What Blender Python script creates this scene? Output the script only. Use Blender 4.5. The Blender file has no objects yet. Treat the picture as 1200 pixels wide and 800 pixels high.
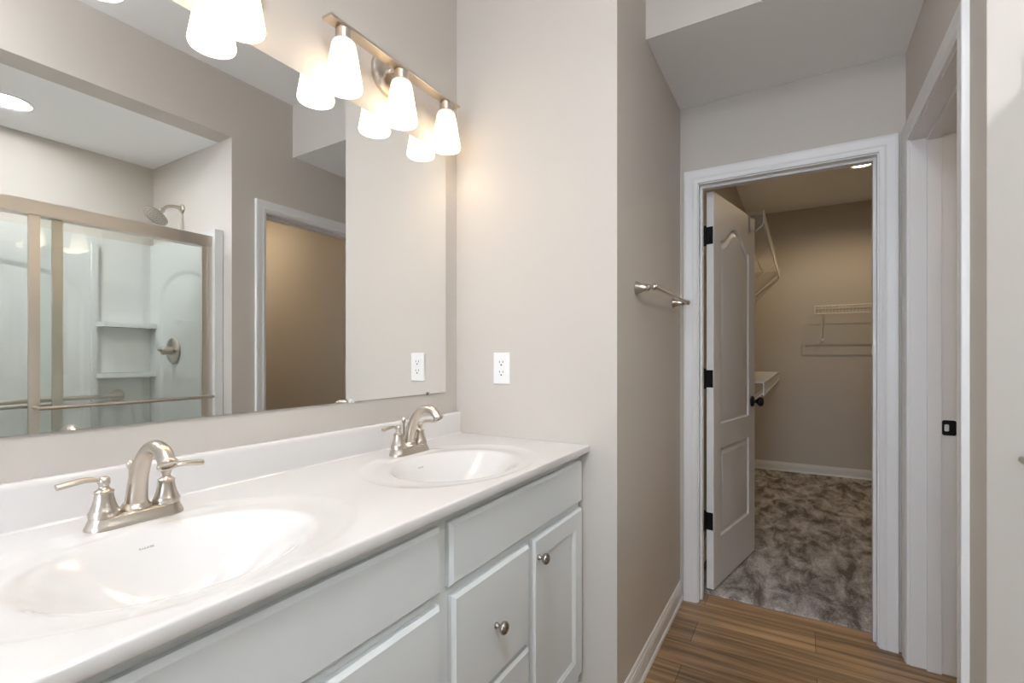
import bpy, bmesh, math, random
from mathutils import Vector, Matrix
PI = math.pi
random.seed(4)
S = bpy.context.scene
COL = S.collection

# ---------------------------------------------------------------- camera, world, lights, exposure
cam_d = bpy.data.cameras.new('camera'); cam = bpy.data.objects.new('camera', cam_d); COL.objects.link(cam)
cam.location = (1.1686, 0.0, 1.2)
cam.rotation_euler = (PI/2, 0, 0.5373)
cam_d.sensor_width = 36; cam_d.lens = 568.68/1200*36
cam_d.shift_y = 17.08/1200; cam_d.clip_start = 0.02
S.camera = cam
S.view_settings.view_transform = 'Standard'; S.view_settings.look = 'None'
S.view_settings.gamma = 1; S.view_settings.use_curve_mapping = False
S.view_settings.exposure = 1.0
S.cycles.max_bounces = 12; S.cycles.diffuse_bounces = 6; S.cycles.glossy_bounces = 6
S.cycles.transparent_max_bounces = 16
S.cycles.sample_clamp_indirect = 6

SHADE_E = 2.1       # frosted vanity shades
BULB_E = 5.5
DAY_E = 9.6         # cool sky fill through the window added behind the camera
ROOM_FILL_E = 26.5       # unseen lamp added to fill the bathroom with light
SHOWER_E = 92
CLOSET_E = 8
CLOSET_W = 12.5
WC_E = 60

w = bpy.data.worlds.new('world'); S.world = w; w.use_nodes = True
wb = w.node_tree.nodes['Background']; wb.inputs[0].default_value = (0.76, 0.86, 1.0, 1); wb.inputs[1].default_value = DAY_E
pl = bpy.data.lights.new('fill_window_portal', 'AREA'); pl.shape = 'RECTANGLE'; pl.size = 1.0; pl.size_y = 1.2  # guides sky light through the added fill window
pl.cycles.is_portal = True
po = bpy.data.objects.new('fill_window_portal', pl); COL.objects.link(po)
po.location = (0.85, -2.66, 1.55); po.rotation_euler = (PI/2, 0, 0)      # faces +y, into the room

# ---------------------------------------------------------------- materials
def mat(name, col=(.8,.8,.8), rough=.5, metal=0.0, emit=None, es=0.0, spec=None, coat=0.0):
    m = bpy.data.materials.new(name); m.use_nodes = True
    b = m.node_tree.nodes['Principled BSDF']
    b.inputs['Base Color'].default_value = (*col, 1)
    b.inputs['Roughness'].default_value = rough
    b.inputs['Metallic'].default_value = metal
    if spec is not None: b.inputs['Specular IOR Level'].default_value = spec
    if coat: b.inputs['Coat Weight'].default_value = coat; b.inputs['Coat Roughness'].default_value = .08
    if emit:
        b.inputs['Emission Color'].default_value = (*emit, 1); b.inputs['Emission Strength'].default_value = es
    return m
def N(m, t, **k):
    n = m.node_tree.nodes.new(t)
    for a, v in k.items(): setattr(n, a, v)
    return n
def LK(m, a, b): m.node_tree.links.new(a, b)
def bump(m, scale, strength, dist=.001, stretch=(1,1,1), detail=3):
    b = m.node_tree.nodes['Principled BSDF']
    tc = N(m, 'ShaderNodeNewGeometry'); mp = N(m, 'ShaderNodeMapping'); mp.inputs['Scale'].default_value = stretch
    nz = N(m, 'ShaderNodeTexNoise'); nz.inputs['Scale'].default_value = scale; nz.inputs['Detail'].default_value = detail
    bp = N(m, 'ShaderNodeBump'); bp.inputs['Strength'].default_value = strength; bp.inputs['Distance'].default_value = dist
    LK(m, tc.outputs['Position'], mp.inputs['Vector']); LK(m, mp.outputs[0], nz.inputs['Vector'])
    LK(m, nz.outputs['Fac'], bp.inputs['Height']); LK(m, bp.outputs[0], b.inputs['Normal'])
    return nz
M_WALL = mat('greige wall paint', (.575, .535, .49), .7); bump(M_WALL, 260, .12, .0006)
M_CEIL = mat('flat white ceiling paint', (.89, .89, .89), .9); bump(M_CEIL, 200, .15, .0008)
M_TRIM = mat('white satin trim paint', (.78, .78, .785), .35); bump(M_TRIM, 60, .03, .0005)
M_CAB = mat('white cabinet paint', (.76, .79, .80), .38); bump(M_CAB, 120, .03, .0004)
M_DOOR = mat('white door paint', (.80, .78, .77), .45); bump(M_DOOR, 25, .25, .0006, (6,6,.6))
M_CTR = mat('white cultured marble', (.73, .715, .705), .14, coat=.4)
nz = bump(M_CTR, 3, .02, .0005)
M_NI = mat('brushed nickel', (.60, .54, .475), .31, 1.0)
def brushed(m, s=(1,1,8)):
    b = m.node_tree.nodes['Principled BSDF']
    tc = N(m, 'ShaderNodeTexCoord'); mp = N(m, 'ShaderNodeMapping'); mp.inputs['Scale'].default_value = s
    nz = N(m, 'ShaderNodeTexNoise'); nz.inputs['Scale'].default_value = 30
    r = N(m, 'ShaderNodeMapRange'); base = b.inputs['Roughness'].default_value
    r.inputs[3].default_value = base-.012; r.inputs[4].default_value = base+.012
    LK(m, tc.outputs['Object'], mp.inputs[0]); LK(m, mp.outputs[0], nz.inputs['Vector'])
    LK(m, nz.outputs['Fac'], r.inputs[0]); LK(m, r.outputs[0], b.inputs['Roughness'])
brushed(M_NI)
M_NID = mat('satin nickel knob', (.42, .385, .35), .25, 1.0); brushed(M_NID)
M_ALU = mat('brushed aluminium frame', (.70, .645, .58), .34, 1.0); brushed(M_ALU, (1,8,1))
M_BLK = mat('matte black hardware', (.004, .004, .004), .5, spec=.25); bump(M_BLK, 300, .05)
M_DARK = mat('dark slot', (.02, .02, .02), .6); bump(M_DARK, 300, .05)
M_MARK = mat('pale grey moulded mark', (.42,.41,.40), .5); bump(M_MARK, 100, .02)
M_PLST = mat('white outlet plastic', (.84, .84, .83), .3); bump(M_PLST, 300, .02)
M_FIB = mat('white moulded fibreglass', (.68, .695, .685), .2, coat=.3); bump(M_FIB, 4, .03)
M_WIRE = mat('white vinyl coated wire', (.80, .78, .74), .4); bump(M_WIRE, 200, .02)
M_MIR = mat('mirror silver', (.93, .94, .93), .0, 1.0)
_b = M_MIR.node_tree.nodes['Principled BSDF']
M_MIRE = mat('mirror edge glass', (.25, .33, .30), .1); bump(M_MIRE, 100, .02)
M_SHADE = mat('frosted white glass shade', (.9, .88, .85), .35, emit=(1.0, .79, .55), es=SHADE_E)
bump(M_SHADE, 200, .02)
def shade_grad(m):
    # frosted glass glows most around the bulb it encloses, low in the shade
    b = m.node_tree.nodes['Principled BSDF']
    tc = N(m, 'ShaderNodeTexCoord'); sx = N(m, 'ShaderNodeSeparateXYZ'); r = N(m, 'ShaderNodeMapRange')
    r.inputs[1].default_value = -.125; r.inputs[2].default_value = -.045
    r.inputs[3].default_value = SHADE_E; r.inputs[4].default_value = SHADE_E*.04
    LK(m, tc.outputs['Object'], sx.inputs[0]); LK(m, sx.outputs['Z'], r.inputs[0]); LK(m, r.outputs[0], b.inputs['Emission Strength'])
shade_grad(M_SHADE)
def emis(name, col, s):
    m = mat(name, (.9,.9,.9), .5, emit=col, es=s); bump(m, 100, .01); return m
M_LED = emis('shower led lens', (.95, .975, 1.0), SHOWER_E)
M_CLED = emis('closet led lens', (1.0, .76, .46), CLOSET_E)
M_WLED = emis('water closet lamp lens', (1.0, .78, .52), WC_E)
M_FILL_LAMP = emis('added fill lamp lens', (.93, .96, 1.0), ROOM_FILL_E)  # glow of the unseen fill lamp added overhead

def glass_mat(name, tint):
    m = bpy.data.materials.new(name); m.use_nodes = True; nt = m.node_tree; nt.nodes.clear()
    out = nt.nodes.new('ShaderNodeOutputMaterial'); mx = nt.nodes.new('ShaderNodeMixShader')
    tr = nt.nodes.new('ShaderNodeBsdfTransparent'); tr.inputs[0].default_value = (*tint, 1)
    gl = nt.nodes.new('ShaderNodeBsdfGlossy'); gl.inputs['Roughness'].default_value = .02
    gl.inputs['Color'].default_value = (.95,.97,.96,1)
    fr = nt.nodes.new('ShaderNodeFresnel'); fr.inputs['IOR'].default_value = 1.5
    nt.links.new(fr.outputs[0], mx.inputs[0]); nt.links.new(tr.outputs[0], mx.inputs[1]); nt.links.new(gl.outputs[0], mx.inputs[2])
    nt.links.new(mx.outputs[0], out.inputs[0]); return m
M_GLS = glass_mat('shower glass', (.955, .97, .955))
M_PANE = glass_mat('fill window glass', (.97, .98, .98))  # glazing of the added fill window

def wood():
    m = mat('wood plank floor', rough=.38); b = m.node_tree.nodes['Principled BSDF']
    g = N(m, 'ShaderNodeNewGeometry')
    br = N(m, 'ShaderNodeTexBrick'); br.offset = .37; br.offset_frequency = 2; br.squash = 1
    br.inputs['Scale'].default_value = 1; br.inputs['Brick Width'].default_value = 1.22; br.inputs['Row Height'].default_value = .178
    br.inputs['Mortar Size'].default_value = .0012; br.inputs['Mortar Smooth'].default_value = .2; br.inputs['Bias'].default_value = 0
    br.inputs['Color1'].default_value = (.235,.155,.088,1); br.inputs['Color2'].default_value = (.37,.255,.148,1)
    br.inputs['Mortar'].default_value = (.06,.035,.02,1)
    LK(m, g.outputs['Position'], br.inputs['Vector'])
    mp = N(m, 'ShaderNodeMapping'); mp.inputs['Scale'].default_value = (.55, 11, 1)
    LK(m, g.outputs['Position'], mp.inputs[0])
    n1 = N(m, 'ShaderNodeTexNoise'); n1.inputs['Scale'].default_value = 2.2; n1.inputs['Detail'].default_value = 7; n1.inputs['Roughness'].default_value = .62; n1.inputs['Distortion'].default_value = .6
    LK(m, mp.outputs[0], n1.inputs['Vector'])
    r = N(m, 'ShaderNodeValToRGB'); e = r.color_ramp.elements
    e[0].position = .34; e[0].color = (.36,.33,.31,1); e[1].position = .68; e[1].color = (1.7,1.6,1.5,1)
    LK(m, n1.outputs['Fac'], r.inputs[0])
    mx = N(m, 'ShaderNodeMix', data_type='RGBA', blend_type='MULTIPLY'); mx.inputs['Factor'].default_value = 1
    LK(m, br.outputs['Color'], mx.inputs['A']); LK(m, r.outputs[0], mx.inputs['B']); LK(m, mx.outputs['Result'], b.inputs['Base Color'])
    bp = N(m, 'ShaderNodeBump'); bp.inputs['Strength'].default_value = .25; bp.inputs['Distance'].default_value = .0008
    LK(m, n1.outputs['Fac'], bp.inputs['Height']); LK(m, bp.outputs[0], b.inputs['Normal'])
    return m
M_WOOD = wood()
def carpet():
    m = mat('taupe cut pile carpet', rough=.95, spec=.1); b = m.node_tree.nodes['Principled BSDF']
    g = N(m, 'ShaderNodeNewGeometry')
    n1 = N(m, 'ShaderNodeTexNoise'); n1.inputs['Scale'].default_value = 6.5; n1.inputs['Detail'].default_value = 8; n1.inputs['Roughness'].default_value = .68; n1.inputs['Distortion'].default_value = .4
    n2 = N(m, 'ShaderNodeTexNoise'); n2.inputs['Scale'].default_value = 190; n2.inputs['Detail'].default_value = 3
    mp = N(m, 'ShaderNodeMapping'); mp.inputs['Scale'].default_value = (1.5, .6, 1); mp.inputs['Rotation'].default_value = (0, 0, .35)
    LK(m, g.outputs['Position'], mp.inputs[0]); LK(m, mp.outputs[0], n1.inputs['Vector']); LK(m, g.outputs['Position'], n2.inputs['Vector'])
    r = N(m, 'ShaderNodeValToRGB'); e = r.color_ramp.elements
    e[0].position = .40; e[0].color = (.21,.18,.162,1); e[1].position = .62; e[1].color = (.74,.71,.695,1)
    LK(m, n1.outputs['Fac'], r.inputs[0])
    r2 = N(m, 'ShaderNodeMapRange'); r2.inputs[1].default_value=.3; r2.inputs[2].default_value=.7; r2.inputs[3].default_value = .55; r2.inputs[4].default_value = 1.3
    LK(m, n2.outputs['Fac'], r2.inputs[0])
    mx = N(m, 'ShaderNodeMix', data_type='RGBA', blend_type='MULTIPLY'); mx.inputs['Factor'].default_value = 1
    LK(m, r.outputs[0], mx.inputs['A']); LK(m, r2.outputs[0], mx.inputs['B']); LK(m, mx.outputs['Result'], b.inputs['Base Color'])
    bp = N(m, 'ShaderNodeBump'); bp.inputs['Strength'].default_value = .9; bp.inputs['Distance'].default_value = .006
    LK(m, n2.outputs['Fac'], bp.inputs['Height']); LK(m, bp.outputs[0], b.inputs['Normal'])
    return m
M_CARP = carpet()

# ---------------------------------------------------------------- mesh helpers
def obj(name, bm, m, parent=None, smooth=False, bevel=0, seg=2, loc=None):
    bmesh.ops.recalc_face_normals(bm, faces=bm.faces)
    me = bpy.data.meshes.new(name); bm.to_mesh(me); bm.free()
    ms = m if isinstance(m, (list, tuple)) else [m]
    for x in ms: me.materials.append(x)
    o = bpy.data.objects.new(name, me); COL.objects.link(o)
    if parent: o.parent = parent
    if loc: o.location = loc
    if smooth:
        for p in me.polygons: p.use_smooth = True
        if smooth != 'all':
            a = o.modifiers.new('edge', 'EDGE_SPLIT'); a.split_angle = math.radians(40)
    if bevel:
        b = o.modifiers.new('bevel', 'BEVEL'); b.width = bevel; b.segments = seg; b.limit_method = 'ANGLE'; b.angle_limit = math.radians(35)
    return o
def box(bm, a, b):
    x0,y0,z0 = a; x1,y1,z1 = b
    v = [bm.verts.new(p) for p in ((x0,y0,z0),(x1,y0,z0),(x1,y1,z0),(x0,y1,z0),(x0,y0,z1),(x1,y0,z1),(x1,y1,z1),(x0,y1,z1))]
    return [bm.faces.new([v[i] for i in f]) for f in ((0,3,2,1),(4,5,6,7),(0,1,5,4),(1,2,6,5),(2,3,7,6),(3,0,4,7))]
def boxes(*bs):
    bm = bmesh.new()
    for a, b in bs: box(bm, a, b)
    return bm
def lathe(bm, prof, o=(0,0,0), axis=(0,0,1), n=32, sc=(1,1)):
    """prof: (radius, height) along axis"""
    A = Vector(axis).normalized(); U = A.orthogonal().normalized(); V = A.cross(U)
    if abs(A.z) > .99: U = Vector((1,0,0)); V = A.cross(U)
    o = Vector(o); rings = []
    for r, h in prof:
        if r < 1e-6: rings.append([bm.verts.new(o + A*h)])
        else: rings.append([bm.verts.new(o + A*h + U*(r*sc[0]*math.cos(2*PI*i/n)) + V*(r*sc[1]*math.sin(2*PI*i/n))) for i in range(n)])
    for a, b in zip(rings, rings[1:]):
        for i in range(n):
            j = (i+1) % n
            if len(a) == 1 and len(b) == 1: continue
            if len(a) == 1: bm.faces.new((a[0], b[i], b[j]))
            elif len(b) == 1: bm.faces.new((a[i], b[0], a[j]))
            else: bm.faces.new((a[i], b[i], b[j], a[j]))
    if len(rings[0]) > 1 and prof[0] != prof[-1]: bm.faces.new(rings[0])
    if len(rings[-1]) > 1 and prof[0] != prof[-1]: bm.faces.new(rings[-1])
    return bm
def catmull(pts, n=8):
    P = [Vector(p) for p in pts]; P = [P[0]*2-P[1]] + P + [P[-1]*2-P[-2]]; out = []
    for i in range(1, len(P)-2):
        a,b,c,d = P[i-1:i+3]
        for k in range(n):
            t = k/n
            out.append(.5*((2*b)+(c-a)*t+(2*a-5*b+4*c-d)*t*t+(3*b-a-3*c+d)*t**3))
    out.append(P[-2]); return out
def tube(bm, pts, rad, n=12, side=None, flat=1.0):
    """swept tube; rad number or list; pts vectors; flat squeezes along the frame's second axis"""
    P = [Vector(p) for p in pts]; R = rad if isinstance(rad, (list, tuple)) else [rad]*len(P)
    rings = []; up = Vector(side) if side else None
    for i, p in enumerate(P):
        t = (P[min(i+1,len(P)-1)] - P[max(i-1,0)]).normalized()
        if up is None: up = t.orthogonal().normalized()
        U = (up - t*up.dot(t)).normalized(); V = t.cross(U); 
        if not side: up = U
        rings.append([bm.verts.new(p + U*R[i]*math.cos(2*PI*k/n) + V*R[i]*flat*math.sin(2*PI*k/n)) for k in range(n)])
    for a, b in zip(rings, rings[1:]):
        for i in range(n):
            j = (i+1) % n; bm.faces.new((a[i], a[j], b[j], b[i]))
    bm.faces.new(rings[0]); bm.faces.new(rings[-1])
    return bm
def extrude_profile(bm, prof, a, b, out, up=(0,0,1)):
    """closed profile of (out, up) pairs extruded from a to b"""
    a = Vector(a); b = Vector(b); O = Vector(out); U = Vector(up)
    ra = [bm.verts.new(a + O*p + U*q) for p, q in prof]; rb = [bm.verts.new(b + O*p + U*q) for p, q in prof]
    n = len(prof)
    for i in range(n):
        j = (i+1) % n; bm.faces.new((ra[i], ra[j], rb[j], rb[i]))
    bm.faces.new(ra); bm.faces.new(rb)
    return bm
def thing(name, label, cat, loc=(0,0,0), rz=0, group=None):
    o = bpy.data.objects.new(name, None); COL.objects.link(o); o.location = loc; o.rotation_euler = (0,0,rz)
    o.empty_display_size = .05
    return tag(o, label, cat, group)
def tag(o, label, cat, group=None):
    o['label'] = label; o['category'] = cat
    if group: o['group'] = group
    return o
def struct(name, bm, m, parent=None, label=None, cat=None, **k):
    o = obj(name, bm, m, parent, **k)
    if not parent:
        o['kind'] = 'structure'
        o['label'] = label; o['category'] = cat
    return o
def sroot(name, label, cat):
    o = thing(name, label, cat); o['kind'] = 'structure'; return o

# moulded board: grid plate with sunken moulded panels, each hole = (u0,u1,v0,v1,rise)
def outline(u0,u1,v0,v1,rise,inset,kind='ogee',K=24):
    u0 += inset; u1 -= inset; v0 += inset; v1 -= inset
    p = [(u0,v0),(u1,v0),(u1,v1)]
    for i in range(1, K):
        t = i/K; s = 1-2*t
        h = (1+math.cos(PI*s))/2 if kind == 'ogee' else math.sqrt(max(0,1-s*s))
        p.append((u1+(u0-u1)*t, v1+rise*h))
    p.append((u0,v1)); return p
def board_face(bm, f, U0, U1, bands, steps, kind='ogee', K=24):
    """f(u,v,d)->xyz. bands: (V0,V1,hole). steps: [(inset, depth)...], last is filled"""
    for V0, V1, h in bands:
        if h is None:
            bm.faces.new([bm.verts.new(f(*q,0)) for q in ((U0,V0),(U1,V0),(U1,V1),(U0,V1))]); continue
        o = outline(*h, 0, kind, K)
        rect = [(U0,V0),(U1,V0),(U1,V1)] + [(U1+(U0-U1)*i/K, V1) for i in range(1,K)] + [(U0,V1)]
        loops = [[bm.verts.new(f(*q,0)) for q in rect], [bm.verts.new(f(*q,0)) for q in o]]
        for ins, d in steps: loops.append([bm.verts.new(f(*q,d)) for q in outline(*h, ins, kind, K)])
        for a, b in zip(loops, loops[1:]):
            n = len(a)
            for i in range(n):
                j = (i+1) % n; bm.faces.new((a[i],a[j],b[j],b[i]))
        bm.faces.new(loops[-1])

# ---------------------------------------------------------------- the setting
X2, Y1, W, Y3, Ys, ZS, ZC = .653, 1.535, 1.532, 2.496, 1.8745, 2.4215, 2.74
WT = W + .136
FARY, CX0, CX1, CZ = 5.77, .67, 3.1, 2.70
BACKY = -2.6
struct('floor', boxes(((-.12, BACKY-.12, -.1), (3.3, 2.607, 0))), M_WOOD, label='brown wood plank floor of the bathroom and hall', cat='floor')
struct('floor_closet', boxes(((.5, 2.607, -.1), (3.22, FARY+.12, .009))), M_CARP, label='mottled taupe carpet floor of the closet', cat='carpet')
struct('wall_left', boxes(((-.12, BACKY, 0), (0, 1.65, ZC))), M_WALL, label='greige wall behind the mirror and sinks', cat='wall')
struct('wall_end', boxes(((0, Y1, 0), (X2, 1.65, ZC))), M_WALL, label='greige end wall with the outlet beside the mirror', cat='wall')
struct('wall_hall', boxes(((.54, 1.65, 0), (X2, Y3, ZC))), M_WALL, label='greige hall wall carrying the towel bar', cat='wall')
OX0, OX1, OZ = .7355, 1.4445, 2.04        # closet door opening between casing inner edges
struct('wall_front', boxes(((.54, Y3, 0), (OX0-.012, 2.61, ZC)), ((OX1+.012, Y3, 0), (3.22, 2.61, ZC)), ((OX0-.012, Y3, OZ+.012), (OX1+.012, 2.61, ZC))), M_WALL,
       label='greige wall around the closet doorway', cat='wall')
RY0, RY1 = 1.6975, 2.4135                 # right door opening between casing inner edges
AY0, AY1, AZ = -.02, 1.503, 2.403         # shower alcove
struct('wall_right', boxes(((W, BACKY, 0), (WT, AY0, ZC)), ((W, AY0, AZ), (WT, AY1, ZC)), ((W, AY1, 0), (WT, RY0-.012, ZC)),
       ((W, RY0-.012, OZ+.012), (WT, RY1+.012, ZC)), ((W, RY1+.012, 0), (WT, Y3, ZC))), M_WALL, label='greige right wall with the shower opening and side doorway', cat='wall')
struct('wall_back', boxes(((0, BACKY-.12, 0), (.35, BACKY, ZC)), ((1.35, BACKY-.12, 0), (WT, BACKY, ZC)), ((.35, BACKY-.12, 0), (1.35, BACKY, .95)), ((.35, BACKY-.12, 2.15), (1.35, BACKY, ZC))),
       M_WALL, label='greige wall behind the camera, opened for the added fill window', cat='wall')
struct('wall_shower_end', boxes(((WT, AY1, 0), (2.43, AY1+.11, AZ))), M_WALL, label='painted wall above the shower valve end', cat='wall')
struct('wall_shower_back', boxes(((2.43, AY0-.11, 0), (2.54, AY1+.11, AZ))), M_WALL, label='painted long wall behind the shower', cat='wall')
struct('wall_shower_near', boxes(((WT, AY0-.11, 0), (2.43, AY0, AZ))), M_WALL, label='painted near end wall of the shower', cat='wall')
struct('ceiling_shower', boxes(((WT, AY0-.11, AZ), (2.54, AY1+.11, 2.5))), M_CEIL, label='lowered white ceiling of the shower alcove', cat='ceiling')
struct('ceiling', boxes(((-.12, BACKY-.12, ZC), (WT, Y3, ZC+.1))), M_CEIL, label='high white ceiling over the vanity', cat='ceiling')
struct('ceiling_hall', boxes(((X2, Ys, ZS), (W, Y3, ZC))), [M_WALL, M_CEIL], label='dropped ceiling bulkhead over the closet doorway', cat='ceiling')
_o = bpy.data.objects['ceiling_hall']
for p in _o.data.polygons:
    if p.normal.z < -.5: p.material_index = 1
struct('wall_closet_left', boxes(((CX0-.12, 2.61, 0), (CX0, FARY, CZ))), M_WALL, label='left wall of the closet carrying wire shelves', cat='wall')
struct('wall_closet_back', boxes(((CX0-.12, FARY, 0), (3.22, FARY+.12, CZ))), M_WALL, label='tan far wall of the closet', cat='wall')
struct('wall_closet_right', boxes(((CX1, 2.61, 0), (3.22, FARY, CZ))), M_WALL, label='right wall of the closet', cat='wall')
struct('ceiling_closet', boxes(((CX0-.12, 2.61, CZ), (3.22, FARY+.12, CZ+.1))), M_CEIL, label='white ceiling of the closet', cat='ceiling')
struct('wall_side_room', boxes(((3.2, 1.5, 0), (3.3, 2.496, ZS)), ((2.54, 1.5, 0), (3.2, AY1+.11, ZS))), M_WALL, label='tan walls of the small room behind the side doorway', cat='wall')
struct('ceiling_side_room', boxes(((WT, AY1+.11, ZS), (3.3, Y3, ZS+.1))), M_CEIL, label='white ceiling of the small side room', cat='ceiling')

# baseboards
BB = [(0,0),(.0175,0),(.0175,.004),(.015,.012),(.011,.017),(.011,.062),(.0095,.066),(.0095,.072),(.0065,.078),(.0055,.086),(.002,.092),(0,.092)]
def baseb(name, a, b, out, label):
    struct(name, extrude_profile(bmesh.new(), BB, a, b, out), M_TRIM, label=label, cat='baseboard')
baseb('baseboard_hall', (X2, Y1-.011, 0), (X2, Y3, 0), (1,0,0), 'white moulded baseboard under the towel bar')
baseb('baseboard_end', (.45, Y1, 0), (X2+.011, Y1, 0), (0,-1,0), 'short white baseboard beside the vanity')
baseb('baseboard_closet_back', (CX0, FARY, .009), (CX1, FARY, .009), (0,-1,0), 'white baseboard on the far closet wall')
baseb('baseboard_closet_left', (CX0, 2.61, .009), (CX0, FARY-.018, .009), (1,0,0), 'white baseboard on the left closet wall')
baseb('baseboard_right', (W, AY1+.002, 0), (W, RY0-.066, 0), (-1,0,0), 'short white baseboard between shower and side doorway')
baseb('baseboard_rear', (W, BACKY, 0), (W, AY0-.05, 0), (-1,0,0), 'white baseboard on the right wall behind the camera')
baseb('baseboard_back', (0, BACKY, 0), (W, BACKY, 0), (0,1,0), 'white baseboard under the added fill window')
baseb('baseboard_left', (0, BACKY, 0), (0, -.01, 0), (1,0,0), 'white baseboard on the left wall behind the vanity end')

# casing: profile (distance from inner edge, projection)
CP = [(0,0),(0,.009),(.003,.011),(.012,.0115),(.015,.014),(.019,.0145),(.023,.0125),(.028,.0125),(.048,.0155),(.058,.0165),(.062,.0155),(.0635,.013),(.0635,0)]
def casing(f, a0, a1, z1):
    """f(a, out, z); door casing around opening a0..a1"""
    bm = bmesh.new(); st = []
    for w_, p in CP:
        st.append([f(a0-w_, p, 0), f(a0-w_, p, z1+w_), f(a1+w_, p, z1+w_), f(a1+w_, p, 0)])
    V = [[bm.verts.new(q) for q in s] for s in st]
    for i in range(len(V)):
        j = (i+1) % len(V)
        for k in range(3): bm.faces.new((V[i][k], V[i][k+1], V[j][k+1], V[j][k]))
    bm.faces.new([v[0] for v in V]); bm.faces.new([v[3] for v in V])
    return bm
d1 = sroot('door_1', 'white arched two panel door standing open into the carpeted closet', 'door')
obj('door_casing', casing(lambda a,o,z: (a, Y3-o, z), OX0, OX1, OZ), M_TRIM, d1, smooth=True)
obj('door_casing', casing(lambda a,o,z: (a, 2.61+o, z+.009), OX0, OX1, OZ-.009), M_TRIM, d1, smooth=True)
JX0, JX1, JZ = OX0+.0055, OX1-.0055, OZ-.0055
obj('door_jamb', boxes(((OX0-.012, Y3, 0), (JX0, 2.61, JZ)), ((JX1, Y3, 0), (OX1+.012, 2.61, JZ)), ((OX0-.012, Y3, JZ), (OX1+.012, 2.61, OZ+.012)),
    ((JX0, Y3+.035, 0), (JX0+.011, Y3+.075, JZ-.011)), ((JX1-.011, Y3+.035, 0), (JX1, Y3+.075, JZ-.011)), ((JX0, Y3+.035, JZ-.011), (JX1, Y3+.075, JZ))), M_TRIM, d1, bevel=.0012)
# leaf: local u along leaf, v up, thickness along +n
ANG = math.atan2(.98, .198)
leaf = bpy.data.objects.new('door_leaf', None)
def leaf_mesh(L, H, T, z0):
    bm = bmesh.new()
    bands = [(0, .465, None)] ; hl = (.10, L-.115, .245, .70, 0.0); hu = (.10, L-.115, .825, 1.775, .10)
    bands = [(0, .76, hl), (.76, H, hu)]
    st = [(.004,-.006),(.010,-.0095),(.020,-.0095),(.034,-.003),(.040,-.002)]
    st = [(a, b) for a, b in st]
    board_face(bm, lambda u,v,d: (u, -d, v+z0), 0, L, bands, st)
    board_face(bm, lambda u,v,d: (u, T+d, v+z0), 0, L, bands, st)
    for a, b in (((0,0),(L,0)),((L,0),(L,H)),((L,H),(0,H)),((0,H),(0,0))):
        bm.faces.new([bm.verts.new(q) for q in ((a[0],0,a[1]+z0),(b[0],0,b[1]+z0),(b[0],T,b[1]+z0),(a[0],T,a[1]+z0))])
    bmesh.ops.remove_doubles(bm, verts=bm.verts, dist=.0001)
    return bm
LEAFL = .685
lf = obj('door_leaf', leaf_mesh(LEAFL, 2.005, .035, .024), M_DOOR, d1, smooth=True)
lf.location = (.7905, 2.617, 0); lf.rotation_euler = (0,0,ANG)
# knob pair on the leaf (part of leaf), pointing to local -y (bathroom side) and +y
def knob_bm(side):
    bm = bmesh.new(); y0 = 0 if side < 0 else .035
    prof = [(0,0),(.031,0),(.032,.004),(.030,.009),(.013,.012),(.0105,.018),(.0105,.026),(.016,.032),(.0235,.038),(.0275,.046),(.0275,.054),(.023,.061),(.014,.064),(0,.065)]
    lathe(bm, prof, (LEAFL-.06, y0, .93), (0,side,0), 28); return bm
obj('door_knob', knob_bm(-1), M_BLK, lf, smooth=True); obj('door_knob', knob_bm(1), M_BLK, lf, smooth=True)
for z in (1.81, 1.085, .365):
    bm = bmesh.new()
    lathe(bm, [(0,-.052),(.004,-.052),(.0062,-.048),(.0062,.048),(.004,.052),(0,.052)], (-.006,.041,z), n=16)
    box(bm, (-.0018, .003, z-.044), (.0004, .035, z+.044))
    box(bm, (-.0075, .034, z-.044), (-.0012, .0375, z+.044))
    obj('hinge', bm, M_BLK, lf, bevel=.0008)

d2 = sroot('door_2', 'side doorway with white jamb and black strike plate on the right wall', 'door')
obj('door_casing', casing(lambda a,o,z: (W-o, a, z), RY0, RY1, OZ), M_TRIM, d2, smooth=True)
obj('door_casing', casing(lambda a,o,z: (WT+o, a, z), RY0, RY1, OZ), M_TRIM, d2, smooth=True)
K0, K1 = RY0+.0055, RY1-.0055
obj('door_jamb', boxes(((W, RY0-.012, 0), (WT, K0, JZ)), ((W, K1, 0), (WT, RY1+.012, JZ)), ((W, RY0-.012, JZ), (WT, RY1+.012, OZ+.012)),
    ((W+.049, K0, 0), (W+.092, K0+.011, JZ-.011)), ((W+.049, K1-.011, 0), (W+.092, K1, JZ-.011)), ((W+.049, K0, JZ-.011), (W+.092, K1, JZ))), M_TRIM, d2, bevel=.0012)
bm = bmesh.new()
def rrect(w_, h_, r, n=5):
    p = []
    for cx, cy, a0 in ((w_/2-r, h_/2-r, 0), (-w_/2+r, h_/2-r, PI/2), (-w_/2+r, -h_/2+r, PI), (w_/2-r, -h_/2+r, 1.5*PI)):
        for i in range(n+1): p.append((cx+r*math.cos(a0+PI/2*i/n), cy+r*math.sin(a0+PI/2*i/n)))
    return p
def strike():
    o = rrect(.041, .057, .007); i = [(a-.007, b) for a, b in rrect(.014, .026, .004)]
    y0, y1 = K1-.0022, K1-.0002
    L = [[bm.verts.new((W+.1145+a, y, .93+b)) for a, b in P] for P, y in ((o,y1),(o,y0),(i,y0),(i,y1))]
    for k in range(4):
        a, b = L[k], L[(k+1)%4]
        for q in range(len(a)): bm.faces.new((a[q], a[(q+1)%len(a)], b[(q+1)%len(a)], b[q]))
strike(); obj('strike_plate', bm, M_BLK, d2)

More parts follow.
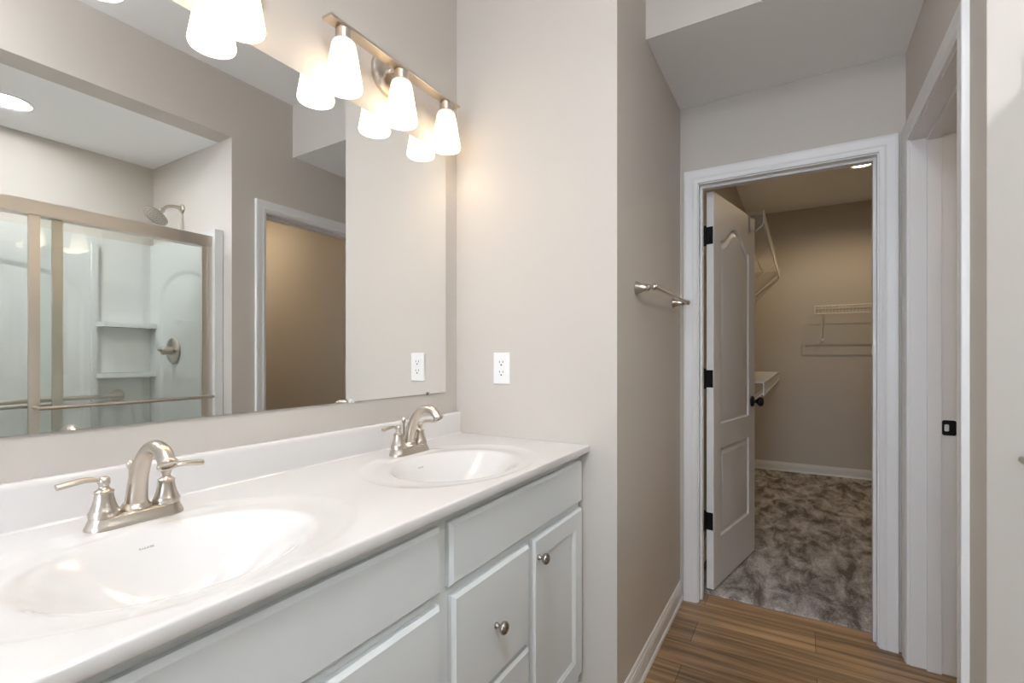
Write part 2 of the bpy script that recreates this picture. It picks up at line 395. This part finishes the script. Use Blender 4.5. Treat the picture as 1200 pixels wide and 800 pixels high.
# unseen window added behind the camera to let in cool fill light
w1 = sroot('fill_window_1', 'white framed window added behind the camera for cool fill light', 'window')
WX0, WX1, WZ0, WZ1, WY = .35, 1.35, .95, 2.15, BACKY-.07
obj('fill_window_frame', boxes(((WX0, WY-.03, WZ0), (WX0+.05, WY+.03, WZ1)), ((WX1-.05, WY-.03, WZ0), (WX1, WY+.03, WZ1)), ((WX0+.05, WY-.03, WZ0), (WX1-.05, WY+.03, WZ0+.05)),
    ((WX0+.05, WY-.03, WZ1-.05), (WX1-.05, WY+.03, WZ1)), ((WX0+.05, WY-.02, 1.53), (WX1-.05, WY+.02, 1.57))), M_TRIM, w1, bevel=.003)
obj('fill_window_pane', boxes(((WX0+.05, WY-.003, WZ0+.05), (WX1-.05, WY+.001, WZ1-.05))), M_PANE, w1)

# ---------------------------------------------------------------- shower
sw = thing('shower_tub_surround', 'white moulded tub surround with arched panels and corner shelves in the alcove', 'shower surround')
SY0, SY1, SX0, SX1, ST = AY0+.003, AY1-.003, 1.615, 2.427, 1.90
PB = .028
stp = [(.010,-.004),(.022,-.010),(.03,-.012)]
# end wall panel (valve end), back panel, near end panel; d>0 outward
def panel_solid(f, u0, u1, v0, v1, hole, T, kind='round'):
    bm = bmesh.new()
    board_face(bm, f, u0, u1, [(v0, v1, hole)], stp, kind)
    ring = [(u0,v0),(u1,v0),(u1,v1),(u0,v1)]
    for a, b in zip(ring, ring[1:]+ring[:1]):
        bm.faces.new([bm.verts.new(q) for q in (f(*a,0), f(*b,0), f(*b,-T), f(*a,-T))])
    bm.faces.new([bm.verts.new(f(*q,-T)) for q in ring])
    bmesh.ops.remove_doubles(bm, verts=bm.verts, dist=.0001)
    return bm
TZ = .42
obj('end_panel', panel_solid(lambda u,v,d: (u, SY1-PB-d, v), 1.645, SX1-PB, TZ, ST, (1.70, 2.28, .55, 1.56, .15), PB), M_FIB, sw, smooth=True, bevel=.004)
obj('end_panel', panel_solid(lambda u,v,d: (u, SY0+PB+d, v), 1.645, SX1-PB, TZ, ST, (1.70, 2.28, .55, 1.56, .15), PB), M_FIB, sw, smooth=True, bevel=.004)
obj('back_panel', panel_solid(lambda u,v,d: (SX1-PB-d, u, v), SY0, SY1, TZ, ST, (.33, 1.15, .55, 1.56, .15), PB), M_FIB, sw, smooth=True, bevel=.004)
for a, b in ((SY1-.042, SY1), (SY0, SY0+.042)): obj('front_flange', boxes(((SX0, a, TZ), (1.645, b, ST))), M_FIB, sw, smooth=True, bevel=.012, seg=3)
# niche columns with shelves near both corners of the back panel
for s, ya, yb in ((1, 1.19, SY1-PB), (-1, SY0+PB, .29)):
    for z in (1.40, 1.10):
        bm = bmesh.new(); rr = .03; top = [(SX1-PB, ya), (SX1-PB-.085+rr, ya)] if s > 0 else [(SX1-PB, ya), (SX1-PB-.085, ya)]
        if s > 0:
            top += [(SX1-PB-.085+rr-rr*math.sin(a), ya+rr-rr*math.cos(a)) for a in (.4,.8,1.2,1.57)] + [(SX1-PB-.085, yb)]
        else:
            top += [(SX1-PB-.085+rr-rr*math.cos(a), yb-rr+rr*math.sin(a)) for a in (0,.4,.8,1.2,1.57)]
        pts = top + [(SX1-PB, yb)]
        lo = [bm.verts.new((x, y, z-.028)) for x, y in pts]; hi = [bm.verts.new((x, y, z)) for x, y in pts]
        for i in range(len(pts)):
            j = (i+1) % len(pts); bm.faces.new((lo[i], lo[j], hi[j], hi[i]))
        bm.faces.new(lo); bm.faces.new(hi)
        bmesh.ops.remove_doubles(bm, verts=bm.verts, dist=.0001)
        obj('corner_shelf', bm, M_FIB, sw, smooth=True, bevel=.006, seg=3)
    e = ya if s > 0 else yb
    obj('column_rib', boxes(((SX1-PB-.022, e-.018, TZ+.02), (SX1-PB, e+.010, 1.86))), M_FIB, sw, smooth=True, bevel=.009, seg=3)
# tub
bm = bmesh.new()
def ring(x0,x1,y0,y1,z): return [bm.verts.new(q) for q in ((x0,y0,z),(x1,y0,z),(x1,y1,z),(x0,y1,z))]
tx0, tx1, ty0, ty1 = SX0, SX1, SY0, SY1
R = [ring(tx0,tx1,ty0,ty1,0), ring(tx0,tx1,ty0,ty1,TZ), ring(tx0+.09,tx1-.07,ty0+.08,ty1-.08,TZ), ring(tx0+.13,tx1-.11,ty0+.16,ty1-.13,.10)]
for a, b in zip(R, R[1:]):
    for i in range(4): bm.faces.new((a[i], a[(i+1)%4], b[(i+1)%4], b[i]))
bm.faces.new(R[0]); bm.faces.new(R[-1])
obj('tub_basin', bm, M_FIB, sw, smooth=True, bevel=.02, seg=4)

sd = thing('sliding_shower_door', 'nickel framed sliding glass shower door seen in the mirror', 'shower door')
DX = 1.668
J0, J1 = SY0+.042, SY1-.042
obj('header_rail', boxes(((DX-.028, J0+.001, 1.80), (DX+.028, J1-.001, 1.862)), ((DX-.031, J0+.001, 1.803), (DX-.028, J1-.001, 1.852))), M_ALU, sd, smooth=True, bevel=.003)
obj('bottom_track', boxes(((DX-.028, J0+.001, TZ), (DX+.028, J1-.001, TZ+.022)), ((DX-.003, J0+.001, TZ+.022), (DX+.003, J1-.001, TZ+.04))), M_ALU, sd, bevel=.002)
for y0, y1 in ((J0+.001, J0+.025), (J1-.025, J1-.001)):
    obj('side_jamb', boxes(((DX-.026, y0, TZ+.022), (DX+.026, y1, 1.80))), M_ALU, sd, smooth=True, bevel=.004)
PZ0, PZ1 = TZ+.045, 1.815
def glass_panel(x, y0, y1, bx, by0, by1):
    g = obj('glass_panel', boxes(((x-.003, y0+.012, PZ0+.01), (x+.003, y1-.012, PZ1-.01))), M_GLS, sd)
    for a in (y0, y1-.036):
        obj('stile', boxes(((x-.008, a, PZ0), (x+.008, a+.036, 1.80))), M_ALU, g, smooth=True, bevel=.003)
    obj('bottom_rail', boxes(((x-.008, y0+.036, PZ0), (x+.008, y1-.036, PZ0+.03))), M_ALU, g, bevel=.003)
    bm = bmesh.new(); zb = .982
    tube(bm, [(bx, by0, zb), (bx, by1, zb)], .0085, 16)
    s = 1 if bx > x else -1
    for yy in (y0+.018, y1-.018):
        tube(bm, [(x+s*.008, yy, zb), (bx, yy, zb)], .007, 12)
    obj('towel_bar', bm, M_ALU, g, smooth=True)
    return g
glass_panel(DX-.014, .716, J1-.014, 1.57, .722, 1.425)
glass_panel(DX+.014, J0+.014, .836, 1.725, J0+.03, .826)

ta = tag(obj('grab_bar', tube(tube(tube(bmesh.new(), [(2.345, .45, .963), (2.345, 1.31, .963)], .013, 16), [(2.345,.46,.963),(2.3985,.46,.963)], .013, 16), [(2.345,1.30,.963),(2.3985,1.30,.963)], .013, 16), M_NI, smooth=True),
    'horizontal nickel grab bar on the long shower wall behind the glass', 'grab bar')
for yy in (.46, 1.30):
    obj('wall_flange', lathe(bmesh.new(), [(0,0),(.036,0),(.037,.006),(.03,.012),(.014,.014)], (2.3985+.0, yy, .963), (-1,0,0), 28), M_NI, ta, smooth=True)

sh = thing('wall_sprayer', 'nickel shower head on a curved arm above the glass door', 'shower head')
px, pz = 2.06, 2.09
obj('wall_flange', lathe(bmesh.new(), [(0,0),(.026,0),(.027,.004),(.022,.011),(.011,.014)], (px, AY1, pz), (0,-1,0), 28), M_NI, sh, smooth=True)
arm = catmull([(px, AY1-.008, pz), (px, AY1-.045, pz+.004), (px, AY1-.085, pz-.008), (px, AY1-.108, pz-.035)], 6)
obj('shower_arm', tube(bmesh.new(), arm, .0095, 14, side=(1,0,0)), M_NI, sh, smooth=True)
ax = Vector((-.12, -.62, -.78)).normalized()
b0 = Vector((px, AY1-.106, pz-.030))
obj('spray_head', lathe(bmesh.new(), [(0,0),(.012,0),(.0155,.006),(.0155,.014),(.012,.02),(.016,.028),(.034,.044),(.058,.056),(.0655,.061),(.066,.068),(.062,.071),(0,.071)], b0, ax, 36), M_NI, sh, smooth=True)
bm = bmesh.new()
U = ax.orthogonal().normalized(); V = ax.cross(U)
for r, n in ((.012,6),(.027,12),(.043,18),(.056,22)):
    for i in range(n):
        c = b0 + ax*.0705 + U*r*math.cos(2*PI*i/n) + V*r*math.sin(2*PI*i/n)
        lathe(bm, [(.0022,0),(.0016,.002),(0,.002)], c, ax, 6)
obj('spray_nozzles', bm, M_DARK, sh)['kind'] = 'stuff'

sv = thing('shower_valve', 'round nickel shower valve with lever on the end panel', 'valve')
vy = SY1-PB+.010; vx, vz = 2.12, 1.232
obj('escutcheon', lathe(bmesh.new(), [(0,0),(.078,0),(.080,.004),(.074,.010),(.045,.014),(.03,.016)], (vx, vy, vz), (0,-1,0), 40), M_NI, sv, smooth=True)
obj('valve_stem', lathe(bmesh.new(), [(.028,.012),(.026,.02),(.022,.035),(.022,.05),(.026,.053),(.024,.062),(.014,.072),(0,.074)], (vx, vy, vz), (0,-1,0), 28), M_NI, sv, smooth=True)
obj('lever', tube(bmesh.new(), [(vx, vy-.066, vz), (vx-.02, vy-.085, vz+.004), (vx-.05, vy-.105, vz+.007), (vx-.075, vy-.115, vz+.006)], [.010,.0085,.008,.005], 12, side=(0,0,1), flat=1.3), M_NI, sv, smooth=True)

def downlight(name, label, loc, r, lens, group=None):
    t = thing(name, label, 'ceiling light', loc)
    obj('trim_ring', lathe(bmesh.new(), [(r*.80,-.001),(r*.82,-.004),(r*.95,-.0075),(r,-.005),(r,0),(r*.80,0),(r*.80,-.001)], n=48), M_PLST, t, smooth=True)
    obj('lens', lathe(bmesh.new(), [(0,-.002),(r*.78,-.002),(r*.80,-.0005),(0,-.0005)], n=40), lens, t)
    return t
downlight('recessed_light', 'round white recessed light in the shower ceiling, seen in the mirror', (2.06, .745, AZ), .095, M_LED)
cl = downlight('recessed_light', 'small round recessed light on the closet ceiling', (1.576, 4.654, CZ), .085, M_CLED)
ld = bpy.data.lights.new('closet_bulb', 'SPOT'); ld.energy = CLOSET_W; ld.spot_size = 2.85; ld.spot_blend = .45; ld.color = (1.0, .76, .45); ld.shadow_soft_size = .009
lo_ = bpy.data.objects.new('closet_bulb', ld); COL.objects.link(lo_); lo_.parent = cl; lo_.location = (0, 0, -.03)
downlight('recessed_light', 'round recessed light in the small side room', (2.75, 2.0, ZS), .085, M_WLED)
t = thing('added_fill_lamp', 'round bowl lamp added out of view above the camera for fill light', 'ceiling light', (1.12, -.02, ZC))  # added lamp, out of view, brightens ceiling and walls
obj('fill_lamp_base', lathe(bmesh.new(), [(0,0),(.065,0),(.067,-.012),(.055,-.022),(.012,-.026),(.010,-.16),(.016,-.165),(0,-.17)], n=40), M_NI, t, smooth=True)
obj('fill_lamp_shade', lathe(bmesh.new(), [(0,-.15),(.04,-.152),(.165,-.135),(.175,-.140),(.168,-.165),(.14,-.195),(.09,-.218),(.04,-.228),(0,-.23)], n=48), M_FILL_LAMP, t, smooth='all')

# ---------------------------------------------------------------- mirror
MX, MY0, MY1, MZ0, MZ1 = .006, .0, 1.459, 1.063, 1.9645
bm = bmesh.new(); fs = box(bm, (.001, MY0, MZ0), (MX, MY1, MZ1))
for f in fs: f.material_index = 1
for f in bm.faces:
    c = f.calc_center_median()
    if c.x > MX-.0005: f.material_index = 0
mr = tag(obj('wall_mirror', bm, [M_MIR, M_MIRE]), 'wide frameless mirror on the wall above the double sinks', 'mirror')
for y in (.14, 1.007, 1.356):
    big = y == 1.007
    bm = bmesh.new()
    if big:
        lathe(bm, [(.010,0),(.010,.0018),(.008,.0025),(0,.0025)], (MX, y, MZ0-.002), (1,0,0), 20)
        bmesh.ops.delete(bm, geom=[v for v in bm.verts if v.co.z < MZ0-.006], context='VERTS')
        obj('mirror_clip', bm, M_PLST, mr)
    else:
        box(bm, (.001, y-.005, MZ0-.004), (MX+.003, y+.005, MZ0-.0002)); box(bm, (MX+.0005, y-.005, MZ0-.0002), (MX+.003, y+.005, MZ0+.006))
        obj('mirror_clip', bm, M_NID, mr)

# ---------------------------------------------------------------- vanity lights
def vanity_light(yc, label):
    t = thing('vanity_light', label, 'light fixture', (0, yc, 2.122), 0, 'vanity lights above the mirror')
    obj('backplate', lathe(bmesh.new(), [(0,0),(.067,0),(.0685,.004),(.067,.012),(.058,.019),(.030,.022),(0,.022)], (0,0,-.004), (1,0,0), 48), M_NI, t, smooth=True)
    obj('screw', lathe(bmesh.new(), [(.0055,0),(.005,.004),(.002,.0065),(0,.007)], (.0215,-.030,-.022), (1,0,0), 16), M_NI, t, smooth=True)
    obj('bar_arm', boxes(((.0215,-.012,-.010), (.048,.012,.006))), M_NI, t, bevel=.002)
    obj('bar', boxes(((.047,-.287,-.006), (.085,.287,.003))), M_NI, t, bevel=.0015)
    for k in (-1,0,1):
        y = k*.2285
        s = obj('lamp_socket', lathe(bmesh.new(), [(0,-.006),(.018,-.006),(.018,-.010),(.0225,-.011),(.0225,-.036),(.0245,-.038),(.0245,-.043),(0,-.043)], (.066,y,0), n=32), M_NI, t, smooth=True)
        prof = [(.026,-.040),(.030,-.043),(.033,-.050),(.039,-.085),(.045,-.125),(.0505,-.158),(.052,-.168),(.0495,-.1755),(.043,-.178),(.041,-.176),(.046,-.168),(.043,-.14),(.033,-.07),(.026,-.050)]
        obj('glass_shade', lathe(bmesh.new(), prof, (.066,y,0), n=40), M_SHADE, t, smooth='all')
        bm = bmesh.new(); lathe(bm, [(.012,-.045),(.012,-.06),(.016,-.08),(.024,-.105),(.026,-.12),(.022,-.135),(.012,-.145),(0,-.148)], (.066,y,0), n=20)
        obj('light_bulb', bm, M_BULB, t, smooth='all')
M_BULB = emis('warm bulb glass', (1.0, .76, .52), BULB_E)
vanity_light(1.157, 'three shade nickel vanity light over the far sink')
vanity_light(.408, 'three shade nickel vanity light over the near sink, cut by the frame top')

# ---------------------------------------------------------------- vanity cabinet
vc = thing('vanity_cabinet', 'long white painted vanity cabinet under the double sink top', 'cabinet', (0,0,0))
FX, DXF = .519, .537
obj('cabinet_body', boxes(((0.001,.006,.1),(FX-.019,.022,.879)), ((0.001,1.516,.1),(FX-.019,1.532,.879)), ((.001,.022,.1),(FX-.019,1.516,.116)),
    ((.44,.006,0),(.456,1.532,.1)), ((.001,.022,.116),(.009,1.516,.76)), ((.001,.776,.116),(FX-.019,.792,.76))), M_CAB, vc, bevel=.001)
obj('face_frame', boxes(((FX-.019,.006,.1),(FX,.03,.879)), ((FX-.019,1.508,.1),(FX,1.532,.879)), ((FX-.019,.03,.835),(FX,1.508,.879)), ((FX-.019,.03,.1),(FX,1.508,.16)),
    ((FX-.019,.77,.16),(FX,.83,.835)), ((FX-.019,.03,.67),(FX,.77,.73)), ((FX-.019,.83,.67),(FX,1.508,.73)),
    ((FX-.019,.41,.16),(FX,.455,.67)), ((FX-.019,1.148,.16),(FX,1.193,.67)), ((FX-.019,.455,.40),(FX,.77,.44)), ((FX-.019,.83,.40),(FX,1.148,.44))), M_CAB, vc, bevel=.0008)
def slab(y0,y1,z0,z1, bev=.0075):
    bm = bmesh.new(); T = DXF-FX-.001; x0 = FX+.001
    a = [(y0,z0),(y1,z0),(y1,z1),(y0,z1)]; i = [(y0+bev,z0+bev),(y1-bev,z0+bev),(y1-bev,z1-bev),(y0+bev,z1-bev)]
    R = [[bm.verts.new((x,*q)) for q in L] for x, L in ((x0,a),(x0+T*.55,a),(x0+T,i))]
    for p, q in zip(R, R[1:]):
        for k in range(4): bm.faces.new((p[k],p[(k+1)%4],q[(k+1)%4],q[k]))
    bm.faces.new(R[0]); bm.faces.new(R[-1]); return bm
def knob(parent, y, z):
    return obj('knob', lathe(bmesh.new(), [(0,0),(.0075,0),(.008,.003),(.0058,.006),(.0052,.012),(.007,.0145),(.0125,.0175),(.0155,.0225),(.0155,.0265),(.012,.031),(.006,.033),(0,.0333)], (DXF,y,z), (1,0,0), 28), M_NID, parent, smooth=True)
def cab_door(y0,y1,z0,z1,kside):
    bm = bmesh.new(); T = DXF-FX-.001; x0 = FX+.001; s = .058
    def L(i, x): return [bm.verts.new((x, *q)) for q in ((y0+i,z0+i),(y1-i,z0+i),(y1-i,z1-i),(y0+i,z1-i))]
    R = [L(0,x0), L(0,x0+T*.6), L(.006,x0+T), L(s,x0+T), L(s+.003,x0+T-.003), L(s+.006,x0+T-.0035), L(s+.010,x0+T-.008), L(s+.016,x0+T-.0085)]
    for p, q in zip(R, R[1:]):
        for k in range(4): bm.faces.new((p[k],p[(k+1)%4],q[(k+1)%4],q[k]))
    bm.faces.new(R[0]); bm.faces.new(R[-1])
    d = obj('cabinet_door', bm, M_CAB, vc)
    knob(d, y0+.021 if kside < 0 else y1-.021, z1-.053)
    return d
ZT0, ZT1 = .712, .849
obj('false_front', slab(.812,1.524,ZT0,ZT1), M_CAB, vc); obj('false_front', slab(.04,.780,ZT0,ZT1), M_CAB, vc)
for y0, y1, kz in ((.821,1.158,0),(.443,.780,0)):
    for z0, z1 in ((.424,.689),(.138,.412)):
        d = obj('drawer_front', slab(y0,y1,z0,z1), M_CAB, vc)
        knob(d, (y0+y1)/2-.006, (z0+z1)/2-.004)
cab_door(1.183,1.524,.138,.691,-1); cab_door(.04,.420,.138,.691,1)

# countertop with two moulded basins
CTZ, CXF = .900, .557
SK = [(.335,.395), (.335,1.10)]
RX, RYY = .168, .208
def ctz(x, y):
    z = 0
    for cx, cy in SK:
        r = math.hypot((x-cx)/RX, (y-cy)/RYY)
        q = math.hypot((x-cx)/(.235 if x < cx else .200), (y-cy)/.288)
        if q < 1:
            dd = .0045*min(1, (1-q)/.13)**.6 if q > .87 else .0045
            m1 = min(1, max(0, (x-.152)/.012)); m2 = min(1, max(0, (abs(y-cy-.025)-.095)/.03))
            z -= dd*max(m1, m2)
        if r < 1: z -= .108*(1-r*r)**(1.22 + .5*min(1, max(0, (x-cx)/RX+.3)))
    return z
bm = bmesh.new(); nx, ny = 92, 236; y0c, y1c = .002, 1.5335
cols = []
xs = [.018 + (CXF-.006-.018)*i/nx for i in range(nx+1)]
prof = [(CXF-.003,-.0012),(CXF-.001,-.003),(CXF,-.006),(CXF,-.016),(CXF-.0015,-.0195),(CXF-.006,-.021),(CXF-.03,-.021),(.30,-.021)]
prof = [(CXF-.0035,-.0003),(CXF-.0012,-.0013),(CXF,-.0035),(CXF,-.020),(CXF-.0012,-.0228),(CXF-.004,-.0240),(CXF-.035,-.0240)]
rows = []
for j in range(ny+1):
    y = y0c + (y1c-y0c)*j/ny
    rows.append([bm.verts.new((x, y, CTZ+ctz(x,y))) for x in xs] + [bm.verts.new((x, y, CTZ+d)) for x, d in prof])
for a, b in zip(rows, rows[1:]):
    for i in range(len(a)-1): bm.faces.new((a[i], a[i+1], b[i+1], b[i]))
ct = tag(obj('vanity_countertop', bm, M_CTR, smooth='all'), 'glossy white cultured marble countertop with two oval basins', 'countertop')
bm = bmesh.new()
bp_ = [(.001,-.019),(.001,.083),(.014,.083),(.0175,.0815),(.0195,.078),(.0205,.072),(.0205,.008),(.022,.003),(.026,.0004),(.026,-.004),(.02,-.019)]
extrude_profile(bm, [(p, q) for p, q in bp_], (0, y0c, CTZ), (0, y1c, CTZ), (1,0,0))
obj('backsplash', bm, M_CTR, ct, smooth=True)
for cx, cy in SK:
    obj('drain', lathe(bmesh.new(), [(0,.002),(.012,.003),(.017,.0015),(.021,.001),(.022,-.002),(0,-.002)], (cx-.02, cy, CTZ+ctz(cx-.02,cy)+.002), n=28), M_NI, ct, smooth=True)
    # the small grey maker's mark moulded on the bowl's rear slope: an arc with a short worn word-like line
    bm = bmesh.new()
    def onb(u, v):   # u along y, v down the slope
        x = cx-RX*.955 + v + .012; y = cy + .002 + u
        return Vector((x, y, CTZ+ctz(x,y)+.0009))
    marks = [(-.011,-.0075),(-.006,-.0045),(-.003,-.0005),(.001,.0035),(.005,.0085),(.0095,.011)]
    for a, b in marks:
        tube(bm, [onb(a,.011), onb((a+b)/2,.0095), onb(b,.011)], .0005, 5)
        tube(bm, [onb((a+b)/2,.0085), onb((a+b)/2,.0120)], .0004, 5)
    obj('basin_mark', bm, M_MARK, ct)

# ---------------------------------------------------------------- faucets
def faucet(y, label):
    t = thing('faucet', label, 'faucet', (.120, y, CTZ+.0003), 0, 'brushed nickel sink faucets')
    bm = bmesh.new()
    def stad(hl, r, z, n=12):
        p = []
        for s, a0 in ((1, 0), (-1, PI)):
            for i in range(n+1):
                a = a0 + PI*i/n; p.append(bm.verts.new((r*math.cos(a), s*hl + r*math.sin(a), z)))
        return p
    # outline ordered around; widths: bottom flare to top
    rr = [stad(.0478,.0285,0), stad(.0478,.0285,.003), stad(.0478,.0262,.008), stad(.0478,.0235,.015), stad(.0478,.0225,.0185), stad(.0478,.0195,.0205)]
    for a, b in zip(rr, rr[1:]):
        n = len(a)
        for i in range(n): bm.faces.new((a[i],a[(i+1)%n],b[(i+1)%n],b[i]))
    bm.faces.new(rr[0]); bm.faces.new(rr[-1])
    base = obj('base_plate', bm, M_NI, t, smooth=True)
    pth = catmull([(-.004,0,.018),(.0,0,.046),(.010,0,.083),(.030,0,.117),(.054,0,.1355),(.079,0,.1390),(.101,0,.131),(.115,0,.114)], 5)
    rad0 = [.0200,.0168,.0148,.0131,.0122,.0124,.0134,.0140]
    rad = []
    for i in range(len(pth)):
        k = i/5; a = int(min(k, 6)); f_ = k-a; rad.append(rad0[a]*(1-f_)+rad0[a+1]*f_)
    sp = obj('spout', tube(bmesh.new(), pth, rad, 24, side=(0,1,0)), M_NI, t, smooth=True)
    d = (pth[-1]-pth[-2]).normalized()
    obj('spout_tip', lathe(bmesh.new(), [(.0146,-.004),(.0160,-.001),(.0164,.002),(.0150,.004),(.011,.004),(.011,.001),(0,.001)], pth[-1], d, 24), M_NI, sp, smooth=True)
    obj('spout_collar', lathe(bmesh.new(), [(.0250,.0195),(.0250,.023),(.0235,.026),(.0215,.028),(.0195,.033)], (-.004,0,0), n=28), M_NI, sp, smooth=True)
    for s in (-1, 1):
        h = obj('handle', lathe(bmesh.new(), [(.0225,.0195),(.0225,.022),(.0220,.024),(.0228,.027),(.0205,.032),(.0168,.041),(.0142,.052),(.0132,.060),(.0142,.061),(.0142,.0640),(.0105,.066),(.0075,.0695),(.0068,.073),(.0088,.077),(.0095,.081),(.0085,.0855),(.005,.0885),(0,.0895)], (0, s*.0485, 0), n=28), M_NI, t, smooth=True)
        L = [(0, s*.0515, .081), (.0, s*.062, .0855), (.001, s*.074, .0880), (.002, s*.092, .0870), (.002, s*.113, .0840)]
        obj('lever', tube(bmesh.new(), catmull(L, 4), [.0062,.0056,.0050,.0048,.0050,.0056,.0062,.0067,.0070,.0073,.0075,.0077,.0078,.0079,.0079,.0078,.0074], 14, side=(1,0,0), flat=.68), M_NI, h, smooth=True)
    bm = bmesh.new(); lathe(bm, [(.0032,.019),(.0032,.088),(.0045,.090),(.0062,.094),(.0072,.099),(.0062,.104),(.003,.107),(0,.1075)], (-.0245,0,0), n=18)
    lathe(bm, [(.006,.0195),(.006,.024),(.0032,.026)], (-.0245,0,0), n=18)
    obj('lift_rod', bm, M_NI, t, smooth=True)
faucet(.413, 'brushed nickel two handle faucet at the near sink')
faucet(1.136, 'brushed nickel two handle faucet at the far sink by the outlet wall')

# ---------------------------------------------------------------- outlet
ot = thing('wall_outlet', 'white duplex outlet plate on the end wall above the countertop', 'outlet', (.2115, Y1, 1.1545))
bm = bmesh.new(); pr = [(rrect(.072,.117,.003), 0), (rrect(.072,.117,.003), -.003), (rrect(.067,.112,.003), -.0058)]
Ls = [[bm.verts.new((a, y, b)) for a, b in P] for P, y in pr]
for a, b in zip(Ls, Ls[1:]):
    for q in range(len(a)): bm.faces.new((a[q], a[(q+1)%len(a)], b[(q+1)%len(a)], b[q]))
bm.faces.new(Ls[0]); bm.faces.new(Ls[-1])
obj('cover_plate', bm, M_PLST, ot)
rc = obj('receptacle', boxes(((-.0168,-.0072,-.0335),(.0168,-.0055,.0335))), M_PLST, ot, bevel=.0012)
for z in (.0185,-.0185):
    bm = boxes(((-.0085,-.0076,z+.001),(-.0062,-.0071,z+.0095)), ((.0062,-.0076,z+.0015),(.0085,-.0071,z+.009)))
    lathe(bm, [(.0032,0),(0,.0001)], (0,-.0076,z-.0058), (0,-1,0), 14)
    obj('slots', bm, M_DARK, rc)
obj('screw', lathe(bmesh.new(), [(.0028,0),(.0024,.001),(0,.0012)], (0,-.0071,0), (0,-1,0), 14), M_PLST, ot)

# ---------------------------------------------------------------- towel bar
tb = thing('towel_bar', 'short nickel towel bar on the hall wall beside the closet doorway', 'towel bar', (X2, 0, 1.447))
for y in (1.75, 2.34):
    p = obj('post', lathe(bmesh.new(), [(0,0),(.0245,0),(.0255,.003),(.0235,.007),(.0175,.016),(.0135,.028),(.0115,.040),(.0120,.043),(.0125,.046),(.0100,.049),(.0070,.052),(.0070,.055),(.0098,.059),(.0112,.065),(.0105,.071),(.007,.075),(0,.0765)], (0,y,0), (1,0,0), 28), M_NI, tb, smooth=True)
bm = bmesh.new(); tube(bm, [(.065,1.765,0),(.065,2.325,0)], .0068, 18)
for y, s in ((1.757,1),(2.333,-1)): lathe(bm, [(.0075,0),(.0092,.003),(.0092,.009),(.0078,.012),(.0068,.013)], (.065,y,0), (0,s,0), 20)
obj('bar', bm, M_NI, tb, smooth=True)

# ---------------------------------------------------------------- wire shelves
def wire_shelf(label, o, L, D, along, out, nb, group):
    """o: wall-side start, z of deck; along/out unit vectors"""
    t = thing('wire_shelf', label, 'shelf', o, 0, group)
    A = Vector(along); O = Vector(out); Z = Vector((0,0,1))
    deck = bmesh.new(); n = int(L/.0265)
    for i in range(n+1):
        a = A*(.004+(L-.008)*i/n)
        tube(deck, [a+O*.012, a+O*(D-.002), a+O*D-Z*.004, a+O*D-Z*.072], .0012, 5, side=tuple(A))
    for d, z in ((.012,-.003),(D*.5,-.003)): tube(deck, [O*d+Z*z, O*d+Z*z+A*L], .0028, 8)
    obj('wire_deck', deck, M_WIRE, t)
    fr = bmesh.new()
    tube(fr, [O*(D+.002), O*(D+.002)+A*L], .0048, 8); tube(fr, [O*(D+.002)-Z*.074, O*(D+.002)-Z*.074+A*L], .0044, 8)
    for a in (0, L): tube(fr, [O*(D+.002)+A*a+Z*.003, O*(D+.002)+A*a-Z*.077], .0042, 8)
    obj('front_rail', fr, M_WIRE, t)
    for k in range(nb):
        a = A*(.07 + (L-.14)*k/max(nb-1,1)); bm = bmesh.new()
        tube(bm, [a+O*(D-.004)-Z*.065, a+O*.010-Z*.305], .0042, 8)
        br = obj('support_brace', bm, M_WIRE, t)
        wc = bmesh.new(); s = .011
        box(wc, tuple(a+O*.0005-A*s-Z*.325), tuple(a+O*.017+A*s-Z*.292)); bmesh.ops.recalc_face_normals(wc, faces=wc.faces)
        obj('wall_clip', wc, M_PLST, br, bevel=.003)
    return t
wire_shelf('white wire shelf on the far closet wall, cut by the door jamb', (1.282, FARY, 1.675), 1.80, .30, (1,0,0), (0,-1,0), 4, 'closet wire shelves')
wire_shelf('upper white wire shelf on the left closet wall, seen from below', (CX0, 3.33, 2.085), 2.42, .300, (0,1,0), (1,0,0), 4, 'closet wire shelves')
wire_shelf('lower white wire shelf on the left closet wall beside the door knob', (CX0, 3.33, 1.035), 2.42, .300, (0,1,0), (1,0,0), 4, 'closet wire shelves')
